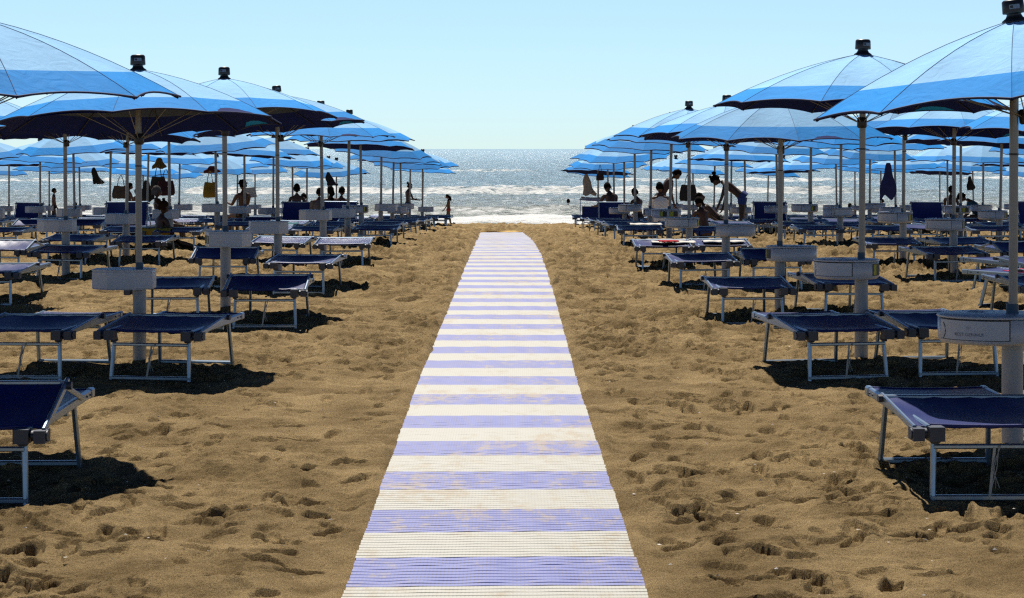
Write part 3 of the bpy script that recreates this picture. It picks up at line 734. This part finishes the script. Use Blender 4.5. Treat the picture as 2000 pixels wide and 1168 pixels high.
# the odd beds at the right edge
b = clone('bed_flat_1', None); b.location = (6.22, 19.8 * K, 0); b.rotation_euler = (0, 0, R(24)); tag(b, 'sunlit blue sunbed turned sideways at the right edge, hood legs hanging down', 'sunbed', 'navy sunbeds set out in pairs by the parasols')
mb = MB()
for dx in (0, .13):
    mb.bar((-.42, -.45 + dx, .36), (-.60, -.60 + dx, .06), .02, .034); 
mb.bar((-.60, -.61, .06), (-.60, -.46, .06), .02, .03); mb.build('hood_leg', M['frame'], b)
b = clone('bed_flat_1', None); b.location = (5.85, 17.9 * K, 0); b.rotation_euler = (0, 0, R(42)); tag(b, 'sunbed at the right edge under a pink and cream towel', 'sunbed', 'navy sunbeds set out in pairs by the parasols')

# ------------------------------------------------------------------ towels, bags, hung clothes
def towel(x, y, z, wx, wy, rot, m, label, drop=.0, seed=1):
    rr = random.Random(seed); mb = MB(); rows = []; nx, ny = 14, 12; ph = [rr.uniform(0, 6) for _ in range(4)]
    for j in range(ny + 1):
        row = []
        for i in range(nx + 1):
            u = i / nx - .5; v = j / ny - .5
            zz = .008 + .010 * abs(math.sin(u * 9 + ph[0] + v * 3)) + .008 * math.sin(v * 13 + ph[1])
            if drop and v < -.32: zz -= drop * ((-.32 - v) / .18)
            row.append((u * wx * (1 + .05 * math.sin(v * 7 + ph[2])), max(v, -.36 if drop else -1) * wy, zz))
        rows.append(row)
    mb.grid(rows)
    mb.v = [(p[0], p[1] * 1.25, p[2]) for p in mb.v]
    o = mb.build('towel', m); sm = o.modifiers.new('solid', 'SOLIDIFY'); sm.thickness = .008
    o.location = (x, y * K, z); o.rotation_euler = (0, 0, R(rot)); tag(o, label, 'towel'); return o
towel(2.30, 23.75, .405, .60, .95, 1, M['towel_white'], 'white towel spread over the fifth sunbed right of the walkway', 0, 1)
towel(3.05, 23.9, .405, .62, .95, 0, M['towel_white'], 'white towel on the outer sunbed beside the one with a red cloth', 0, 2)
towel(2.22, 23.25, .425, .26, .2, 12, M['towel_red'], 'small crumpled red cloth lying on a white towel', 0, 3)
towel(5.88, 17.75, .405, .60, .75, 50, M['towel_pink'], 'crumpled pink towel on a sunbed at the right edge', .12, 4)
towel(2.62, 32.4, ground(32.4) + .41, .60, 1.0, 0, M['towel_white'], 'white towel on a far sunbed right of the walkway, behind a round table', 0, 5)
towel(-6.15, 28.2, ground(28.2) + .41, .6, .5, 0, M['towel_yellow'], 'yellow towel under the curly haired person on the left', .1, 6)
towel(-4.35, 31.0, ground(31) + .43, .6, .5, 5, M['towel_green'], 'pale green cloth on a sunbed left of the walkway', .05, 7)

def bag(px, py, d, wd, ht, col, label, name='tote_bag', bulge=.05):
    p = at(px, py, d); m = mat('bag_cloth', col, .9, var=.5, vscale=6, bump=.3)
    root = empty(name); root.location = p
    mb = MB(); rows = []
    for j in range(9):
        v = j / 8; h = ht * (1 - v) ; wv = wd / 2 * (1 + .16 * math.sin(math.pi * (1 - v) * .8) - .12 * v)
        dep = bulge * (1 - v) ** .5 * (.3 + math.sin(math.pi * min(1, v + .15)) * .8) + .012
        zc = -ht * v * 0
        ring = []
        for k in range(14):
            a = 2 * math.pi * k / 14; ring.append((wv * abs(math.cos(a)) ** .6 * (1 if math.cos(a) > 0 else -1) * (.88 if v == 0 else 1), dep * math.sin(a) + .006 * math.sin(k * 3 + j), -.25 - ht + ht * v + .012 * math.sin(k * 1.7)))
        rows.append(ring + [ring[0]])
    mb.grid(rows); mb.add(rows[0][:-1], [tuple(range(14))[::-1]]); mb.build('bag_body', m, root)
    for s in (-1, 1):
        mb = MB(); mb.tube([(-wd * .22, s * .015, -.25), (-wd * .16, s * .012, -.12), (-.01, 0, 0), (.01, 0, 0), (wd * .16, s * .012, -.12), (wd * .22, s * .015, -.25)], .007, 6); mb.build('handle', m, root)
    tag(root, label, 'bag')
def hung(px, py, d, wd, ht, col, label, name='hung_garment', skew=.0, seed=0, cat='clothing'):
    p = at(px, py, d); rr = random.Random(seed); m = mat('garment_cloth', col, .9, var=.4, vscale=9, bump=.4); mb = MB(); rows = []
    ph = rr.uniform(0, 6)
    for j in range(13):
        v = j / 12; ring = []
        wv = wd / 2 * (.22 + .78 * v ** .7) * (1 + .12 * math.sin(v * 9 + ph))
        for k in range(20):
            a = 2 * math.pi * k / 20; f = 1 + .22 * math.sin(a * 4 + ph) * v + .10 * math.sin(a * 7 + ph * 2) * v
            ring.append((wv * math.cos(a) * f + skew * v * v, wv * .45 * math.sin(a) * f, -ht * v + (.10 * ht * math.sin(a * 3 + ph) if j == 12 else 0)))
        rows.append(ring + [ring[0]])
    mb.grid(rows); mb.add(rows[0][:-1], [tuple(range(20))]); mb.add(rows[-1][:-1], [tuple(range(20))[::-1]])
    o = mb.build(name, m); o.location = p; tag(o, label, cat)
bag(236, 342, 37.5, .36, .28, (.10, .07, .05), 'brown tote bag hanging from a parasol left of the thick pole')
bag(410, 334, 36.0, .27, .33, (.17, .11, .008), 'yellow bag hanging beside the second parasol pole on the left')
bag(309, 322, 34.5, .30, .28, (.03, .025, .02), 'black shoulder bag in the bundle hung right of the thick pole')
bag(324, 330, 34.2, .34, .30, (.04, .008, .01), 'dark red bag in the bundle hung right of the thick pole')
bag(1344, 340, 37.6, .36, .36, (.035, .025, .02), 'dark brown tote bag hanging between the two bending people')
bag(1172, 322, 46, .20, .18, (.04, .02, .02), 'small dark bag hung from a far parasol right of the walkway')
hung(311, 308, 34.6, .26, .22, (.12, .07, .006), 'yellow cloth hung above the bundle of bags', seed=1)
hung(183, 327, 38.0, .22, .36, (.012, .012, .014), 'black garment hanging from a parasol near the left edge', skew=.12, seed=2)
hung(286, 352, 42, .36, .52, (.015, .014, .014), 'black beachwear hanging behind the thick pole on the left', seed=3)
hung(414, 324, 36.2, .34, .15, (.07, .008, .006), 'red cloth hung above the yellow bag', seed=4)
hung(641, 336, 41.5, .26, .32, (.012, .014, .02), 'dark garment hung from a parasol at the middle left', skew=.12, seed=5)
hung(1145, 340, 54, .42, .66, (.34, .30, .28), 'pale towel hanging under a far parasol right of the walkway', skew=.12, seed=6, cat='towel')
hung(1735, 318, 31.5, .30, .66, (.010, .018, .11), 'navy beach robe hanging behind a pole on the right', seed=7)
hung(1894, 344, 42.5, .20, .34, (.014, .012, .012), 'black garment hanging from a parasol near the right edge', skew=.04, seed=8)
# small things on the wet edge
mb = MB(); rr = random.Random(4)
for k in range(16):
    a = rr.uniform(0, 6.3); q = rr.uniform(0, .2); mb.lathe([(0, 0), (.05, .01), (.06, .05), (.02, .09), (0, .1)], 7, c=(q * math.cos(a) * 1.6, q * math.sin(a), 0))
o = mb.build('seaweed_clump', mat('seaweed', (.03, .025, .015), .8)); o.location = (5.25, 62.6 * K, ground(62.6)); tag(o, 'small dark clump of seaweed where the foam meets the sand', 'seaweed')

mb = MB(); rr = random.Random(9)
for k in range(420):
    y = 5.8 + 22 * rr.random() ** 1.6; x = rr.uniform(-1, 1) * (.33 * y)
    if abs(x + .1) < .64: continue
    y *= K
    r_ = rr.uniform(.003, .009); a = rr.uniform(0, 6)
    mb.add([(x + r_ * math.cos(a + t) * (1 if t % 2 else 1.5), y + r_ * math.sin(a + t), .010 + .004 * math.sin(a * 3)) for t in range(5)] + [(x, y, .015)], [(0, 1, 5), (1, 2, 5), (2, 3, 5), (3, 4, 5), (4, 0, 5)])
tag(mb.build('shell_fragments', mat('shell', (.62, .56, .48), .5, var=.5, vscale=3)), 'pale broken shell fragments strewn over the sand', kind='stuff')

# ------------------------------------------------------------------ people
SKIN = mat('skin', (.10, .045, .027), .55, var=.1); SKIN2 = mat('skin_tanned', (.060, .028, .018), .55, var=.1)
HAIRM = {'dark': mat('hair_dark', (.008, .006, .005), .95, spec=.05, var=.4, vscale=60), 'grey': mat('hair_grey', (.10, .095, .09), .95, spec=.05, var=.3, vscale=60), 'brown': mat('hair_brown', (.025, .014, .008), .95, spec=.05, var=.4, vscale=60)}
EYE = mat('eyes', (.02, .015, .012), .3); LIP = mat('lips', (.25, .06, .05), .5)
CL = {'red': mat('swim_red', (.30, .03, .04), .8), 'blue': mat('swim_blue', (.02, .05, .22), .8), 'black': mat('swim_black', (.015, .015, .018), .8), 'white': mat('shirt_white', (.82, .80, .82), .9, bump=.4),
      'teal': mat('shirt_teal', (.02, .08, .13), .9), 'stripe': mat('shirt_striped', (.12, .12, .14), .9, var=.9, vscale=3, stretch=(1, 1, 22))}
PEOPLE = []
def person(label, x, y, z, face, s, hip=.92, torso=0, head=0, hipang=0, knee=0, armu=(8, 8), armf=(15, 15), seated=False, hair='dark', bun=False, long=False, cloth='black', shirt=None, hat=None, skin=None):
    J = {}; E = []; idx = {}; V = []; Rr = []
    def vert(n, p, r): idx[n] = len(V); V.append(Vector(p) * s); Rr.append(r * s); return Vector(p)
    def up(a): return Vector((0, math.sin(R(a)), math.cos(R(a))))
    def dn(a): return Vector((0, math.sin(R(a)), -math.cos(R(a))))
    def edge(a, b): E.append((idx[a], idx[b]))
    t = up(torso); h = Vector((0, 0, hip))
    vert('pel', h, .125); vert('wai', h + t * .16, .108); vert('che', h + t * .34, .130); vert('cla', h + t * .46, .085); vert('nek', h + t * .53, .050); vert('hb', h + t * .53 + up(torso + head) * .06, .050)
    for a, b in (('pel', 'wai'), ('wai', 'che'), ('che', 'cla'), ('cla', 'nek'), ('nek', 'hb')): edge(a, b)
    for q, sd_ in enumerate((-1, 1)):
        k = 'LR'[q]
        sh = vert('sh' + k, h + t * .45 + Vector((sd_ * .17, 0, 0)), .052); edge('cla', 'sh' + k)
        au = armu[q]; el = vert('el' + k, sh + dn(au) * .28 + Vector((sd_ * .04, 0, 0)), .038); edge('sh' + k, 'el' + k)
        af = armf[q]; wr = vert('wr' + k, el + dn(af) * .24 + Vector((-sd_ * .01, 0, 0)), .025); edge('el' + k, 'wr' + k)
        pm = vert('pm' + k, wr + dn(af + 5) * .07, .028); edge('wr' + k, 'pm' + k)
        for f, (ox, ln) in enumerate(((-.026, .075), (-.009, .085), (.009, .08), (.025, .062))):
            b0 = vert('f%d%s' % (f, k), pm + dn(af + 10) * .02 + Vector((ox * .9, ox * .4, 0)), .0095); edge('pm' + k, 'f%d%s' % (f, k))
            vert('g%d%s' % (f, k), b0 + dn(af + 22) * ln * .55 + Vector((ox * .2, 0, 0)), .0085); edge('f%d%s' % (f, k), 'g%d%s' % (f, k))
            vert('k%d%s' % (f, k), b0 + dn(af + 22) * ln * .55 + dn(af + 45) * ln * .45, .0075); edge('g%d%s' % (f, k), 'k%d%s' % (f, k))
        vert('th' + k, wr + dn(af + 30) * .045 + Vector((-sd_ * .035, .01, 0)), .011); edge('wr' + k, 'th' + k)
        vert('ti' + k, wr + dn(af + 25) * .085 + Vector((-sd_ * .045, .012, 0)), .009); edge('th' + k, 'ti' + k)
        hi = vert('hi' + k, h + Vector((sd_ * .085, 0, -.03)), .092); edge('pel', 'hi' + k)
        ha = hipang if not hasattr(hipang, '__len__') else hipang[q]; ka = knee if not hasattr(knee, '__len__') else knee[q]
        kn = vert('kn' + k, hi + dn(ha) * .43 + Vector((sd_ * .015, 0, 0)), .055); edge('hi' + k, 'kn' + k)
        cf = vert('cf' + k, kn + dn(ha - ka) * .14 + Vector((0, -.01, 0)), .052); edge('kn' + k, 'cf' + k)
        an = vert('an' + k, kn + dn(ha - ka) * .40, .033); edge('cf' + k, 'an' + k)
        vert('to' + k, an + Vector((0, .14, -.045)), .026); edge('an' + k, 'to' + k)
    hd = h + t * .53 + up(torso + head) * .165
    PEOPLE.append(dict(V=V, E=E, R=Rr, hd=hd * s, hda=torso + head, s=s, label=label, loc=(x, y * K, z), face=face, hair=hair, bun=bun, long=long, cloth=cloth, shirt=shirt, hat=hat, skin=skin or SKIN, t=t, h=h, idx=idx))
def G(y): return ground(y)
def px2x(px, d): return (px - 1000) / F0 * d
SIT = dict(hip=.50, hipang=88, knee=85)
person('girl in red bikini bottoms walking on the sand beside the far left sunbeds', px2x(876, 59.5), 59.5, G(59.5), 90, .68, head=22, hipang=(14, -6), knee=(8, 4), armu=(20, -12), armf=(35, 0), cloth='red', long=True)
person('woman with her hair in a bun standing and looking down at her hands', px2x(797, 57.5), 57.5, G(57.5), -60, .90, head=28, hipang=(4, -4), knee=4, armu=(18, 22), armf=(85, 80), cloth='black', bun=True, hair='brown')
person('child standing at the water behind a table near the left edge', px2x(105, 57), 57, G(57), -75, .79, head=6, hipang=(10, -8), armu=(-5, 10), armf=(10, 20), cloth='black')
person('woman in a sun hat reading a white book on a raised chair', px2x(473, 42), 42, G(42), 35, 1.08, torso=-6, head=16, armu=(35, 35), armf=(100, 100), cloth='black', hat='hat', **SIT)
person('man seated facing the sea behind a navy chair back, short dark hair', px2x(580, 42), 42, G(42), 0, 1.0, torso=-4, head=4, armu=(20, 20), armf=(60, 60), cloth='blue', **SIT)
person('child curled up beside the man behind the navy chair back', px2x(599, 42.4), 42.4, G(42.4), 20, .88, torso=25, head=20, armu=(30, 30), armf=(80, 80), cloth='blue', **SIT)
person('person in a striped top, leftmost of the three seated in front of the sea', px2x(624, 40), 40, G(40), 10, .90, torso=4, head=6, armu=(20, 20), armf=(50, 50), shirt='stripe', **SIT)
person('long haired woman with bare back in the middle of the three seated', px2x(646, 39.6), 39.6, G(39.6), 30, .93, torso=2, head=0, armu=(25, 10), armf=(40, 40), long=True, cloth='black', **SIT)
person('dark haired person, rightmost of the three seated together', px2x(665, 40.6), 40.6, G(40.6), -20, .93, torso=6, head=8, armu=(25, 20), armf=(60, 60), cloth='blue', **SIT)
person('bare chested boy standing among the sunbeds by the brown tote bag', px2x(251, 45), 45, G(45), -60, .80, head=18, armu=(25, 20), armf=(60, 40), cloth='black')
person('small child half hidden behind the bare chested boy', px2x(267, 47), 47, G(47), 40, .72, head=10, cloth='blue')
person('grey haired man seated low on a sunbed right of the thick pole', px2x(317, 33.6), 33.6, G(33.6) - .1, -70, .97, torso=-14, head=18, armu=(20, 20), armf=(60, 60), hair='grey', cloth='blue', skin=SKIN2, **SIT)
person('curly haired woman sitting low on the yellow towel with bare back', px2x(311, 28.3), 28.3, G(28.3) - .05, -50, .92, hip=.22, torso=6, head=10, hipang=95, knee=20, armu=(25, 20), armf=(50, 50), hair='brown', cloth='black', bun=True, skin=SKIN2)
person('dark haired man leaning forward on a chair right of the walkway', px2x(1198, 43), 43, G(43), 25, 1.10, torso=22, head=20, armu=(40, 30), armf=(80, 70), cloth='black', skin=SKIN2, **SIT)
person('person slumped in a low chair left of the white shirt', px2x(1248, 42), 42, G(42), 40, .93, torso=10, head=20, armu=(25, 25), armf=(50, 60), cloth='black', skin=SKIN2, **SIT)
person('bare backed man standing bent to the right over the person in white', px2x(1288, 40), 40, G(40), -75, 1.04, torso=33, head=24, armu=(-10, -5), armf=(10, 15), hair='dark', cloth='black', skin=SKIN2)
person('person in a loose white shirt seated with back to the camera', px2x(1291, 35), 35, G(35), 10, .96, torso=8, head=12, armu=(20, 35), armf=(50, 75), cloth='white', shirt='white', **SIT)
person('woman bending far over a sunbed with arms reaching down', px2x(1450, 38), 38, G(38), 80, 1.05, torso=54, head=22, hipang=2, armu=(14, 4), armf=(22, 14), cloth='blue', bun=True, skin=SKIN2)
person('person lying back on a sunbed under the bending woman', px2x(1405, 36.6), 36.6, G(36.6) - .04, -95, .95, hip=.50, torso=-48, head=28, hipang=80, knee=30, armu=(35, 30), armf=(60, 60), cloth='black', skin=SKIN2)
person('dark person crouched between the tables under the two bending people', px2x(1378, 32), 32, G(32), 30, .88, hip=.30, torso=20, head=10, hipang=100, knee=120, armu=(30, 30), armf=(60, 60), cloth='blue', skin=SKIN2)
person('person with short curly hair seated behind a pale blue chair hood', px2x(1856, 46), 46, G(46), -30, 1.0, torso=4, head=8, armu=(25, 25), armf=(60, 60), cloth='black', skin=SKIN2, **SIT)
person('man in a peaked cap and teal shirt hunched forward near the right edge', px2x(1918, 42), 42, G(42), 80, 1.0, torso=42, head=22, armu=(10, 10), armf=(50, 50), cloth='blue', shirt='teal', hat='cap', **SIT)
person('small child standing in the foam under the hanging navy robe', px2x(1724, 67.5), 67.5, -1.62, 60, .74, head=10, armu=(20, 30), armf=(60, 60), cloth='blue')
person('swimmer with head and shoulders out of the water right of the walkway', px2x(1110, 80), 80, -2.45, 20, 1.0, head=4, cloth='blue')
person('swimmer whose head shows between tables on the right', px2x(1660, 70), 70, -2.33, 20, 1.0, head=4, cloth='blue')
person('bather whose head shows above a table near the left edge', px2x(146, 67), 67, -2.1, -40, .95, head=10, cloth='black')

tmp = []
for p in PEOPLE:
    me = bpy.data.meshes.new('body'); me.from_pydata([tuple(v) for v in p['V']], p['E'], [])
    ob = bpy.data.objects.new('tmp', me); COL.objects.link(ob)
    ob.modifiers.new('skin', 'SKIN')
    sv = me.skin_vertices[0].data
    for i, r in enumerate(p['R']): sv[i].radius = (r, r * (.78 if i in (0, 1, 2, 3) else 1)); sv[i].use_root = (i == 0)
    ss = ob.modifiers.new('sub', 'SUBSURF'); ss.levels = 1; ss.render_levels = 1
    tmp.append(ob)
dg = bpy.context.evaluated_depsgraph_get(); dg.update()
for p, ob in zip(PEOPLE, tmp):
    me = bpy.data.meshes.new_from_object(ob.evaluated_get(dg)); s = p['s']
    mb = MB(); mb.v = [tuple(v.co) for v in me.vertices]; mb.f = [list(q.vertices) for q in me.polygons]; mb.m = [0] * len(mb.f); mb.s = [True] * len(mb.f)
    Rh = Matrix.Rotation(-R(p['hda']), 3, 'X'); hd = p['hd']
    def T(q): return hd + (Rh @ Vector(q)) * s
    rows = []
    for j in range(11):                       # skull, jaw, nose, brow
        ph = math.pi * j / 10; row = []
        for i in range(17):
            a = 2 * math.pi * i / 16; x = math.sin(ph) * math.cos(a) * .074; y = math.sin(ph) * math.sin(a) * .092; z = math.cos(ph) * .115
            if z < -.02: x *= 1 + z * 3.0; y = y * (1 + z * 2.0) + .012
            if i == 4 and 5 <= j <= 6: y += .022
            if i in (3, 5) and j == 5: y -= .006
            row.append(T((x, y, z)))
        rows.append(row)
    mb.grid(rows, 0)
    for sx in (-1, 1):
        c = (sx * .030, .082, .006); mb.lathe([(0, -.011), (.010, -.006), (.013, 0), (.010, .006), (0, .011)], 8, mi=1)
        for q in range(40): mb.v[-40 + q] = tuple(T(Vector(mb.v[-40 + q]) + Vector(c)))
        mb.lathe([(0, -.03), (.012, -.02), (.016, .0), (.013, .02), (0, .03)], 8, mi=0)
        for q in range(40): mb.v[-40 + q] = tuple(T(Vector(mb.v[-40 + q]) + Vector((sx * .076, 0, -.005))))
    mb.box((0, 0, 0), (.042, .012, .012), mi=2)
    for q in range(8): mb.v[-8 + q] = tuple(T(Vector(mb.v[-8 + q]) + Vector((0, .084, -.058))))
    body = mb.build('person', [p['skin'], EYE, LIP]); body.location = p['loc']; body.rotation_euler = (0, 0, R(p['face']))
    tag(body, p['label'], 'person')
    # hair
    mb = MB(); rows = []
    for j in range(8):
        ph = math.pi * .66 * j / 7; row = []
        for i in range(19):
            a = 2 * math.pi * i / 18; rr_ = 1.13 + .05 * math.sin(i * 5.1 + j * 2.3); cut = 1.0
            y = math.sin(ph) * math.sin(a) * .096 * rr_ - .010; x = math.sin(ph) * math.cos(a) * .078 * rr_; z = math.cos(ph) * .118 * rr_
            if math.sin(a) > .2 and z < .05: z = max(z, .045); y *= .86; x *= .93
            row.append(T((x, y, z)))
        rows.append(row)
    mb.grid(rows)
    if p['long']: mb.tube([T((0, -.08, .0)), T((0, -.105, -.10)), T((0, -.10, -.22)), T((0, -.09, -.30))], [.065 * s, .075 * s, .06 * s, .015 * s], 10)
    if p['bun']:
        mb.tube([T((0, -.10, .04)), T((0, -.13, .07)), T((0, -.165, .09)), T((0, -.19, .09))], [.02 * s, .05 * s, .05 * s, .01 * s], 10); mb.tube([T((0, -.03, .10)), T((0, -.05, .155)), T((.02, -.05, .17))], [.03 * s, .035 * s, .005 * s], 8)
    mb.build('hair', HAIRM[p['hair']], body)
    if p['hat']:
        mb = MB(); br = .13 if p['hat'] == 'hat' else .088
        mb.lathe([(0, .135), (.06, .13), (.092, .09), (.094, .055), (br, .040), (br, .034), (.09, .045)], 18)
        if p['hat'] == 'cap': mb.box((0, .13, .05), (.11, .10, .01))
        mb.v = [tuple(T(v)) for v in mb.v]; mb.build('hat', HAIRM['dark'], body)
    # clothes: lofted around the trunk (and thighs)
    V, ix = p['V'], p['idx']
    def sleeve(mb, a, b, ra, rb, k=1.0, f=1.0):
        A, B = V[ix[a]], V[ix[b]]; B = A.lerp(B, k); mb.tube([A, A.lerp(B, .5), B], [ra * s, (ra + rb) / 2 * s * f, rb * s], 12, caps=False)
    mb = MB(); h, t = p['h'] * s, p['t'] * s
    def ringed(specs):
        rows = []
        for (k, rx, ry) in specs:
            c = h + t * k; fw = Vector((0, p['t'].z, -p['t'].y))
            row = [c + Vector((1, 0, 0)) * math.cos(2 * math.pi * i / 18) * rx * s + fw * math.sin(2 * math.pi * i / 18) * ry * s for i in range(19)]
            rows.append(row)
        mb.grid(rows)
    if p['shirt']:
        ringed([(-.10, .17, .15), (.0, .165, .145), (.16, .15, .13), (.34, .168, .135), (.43, .165, .10), (.48, .10, .075)])
        for k in 'LR': sleeve(mb, 'sh' + k, 'el' + k, .075, .062, .8, 1.05)
        mb.build('shirt', CL[p['shirt']], body)
    else:
        ringed([(-.07, .150, .125), (.0, .150, .125), (.06, .138, .115)])
        for k in 'LR': sleeve(mb, 'hi' + k, 'kn' + k, .104, .086, .35 if p['cloth'] in ('blue', 'white') else .12)
        mb.build('swimwear', CL[p['cloth']], body)
    bpy.data.objects.remove(ob)
# the open white book
mb = MB(); mb.box((-.10, 0, 0), (.20, .015, .27), Matrix.Rotation(R(14), 3, 'Z')); mb.box((.10, 0, 0), (.20, .015, .27), Matrix.Rotation(R(-14), 3, 'Z'))
o = mb.build('book', M['towel_white']); o.location = at(486, 376, 42.3); o.rotation_euler = (R(-20), 0, R(35)); tag(o, 'open white book held by the woman in the sun hat', 'book')
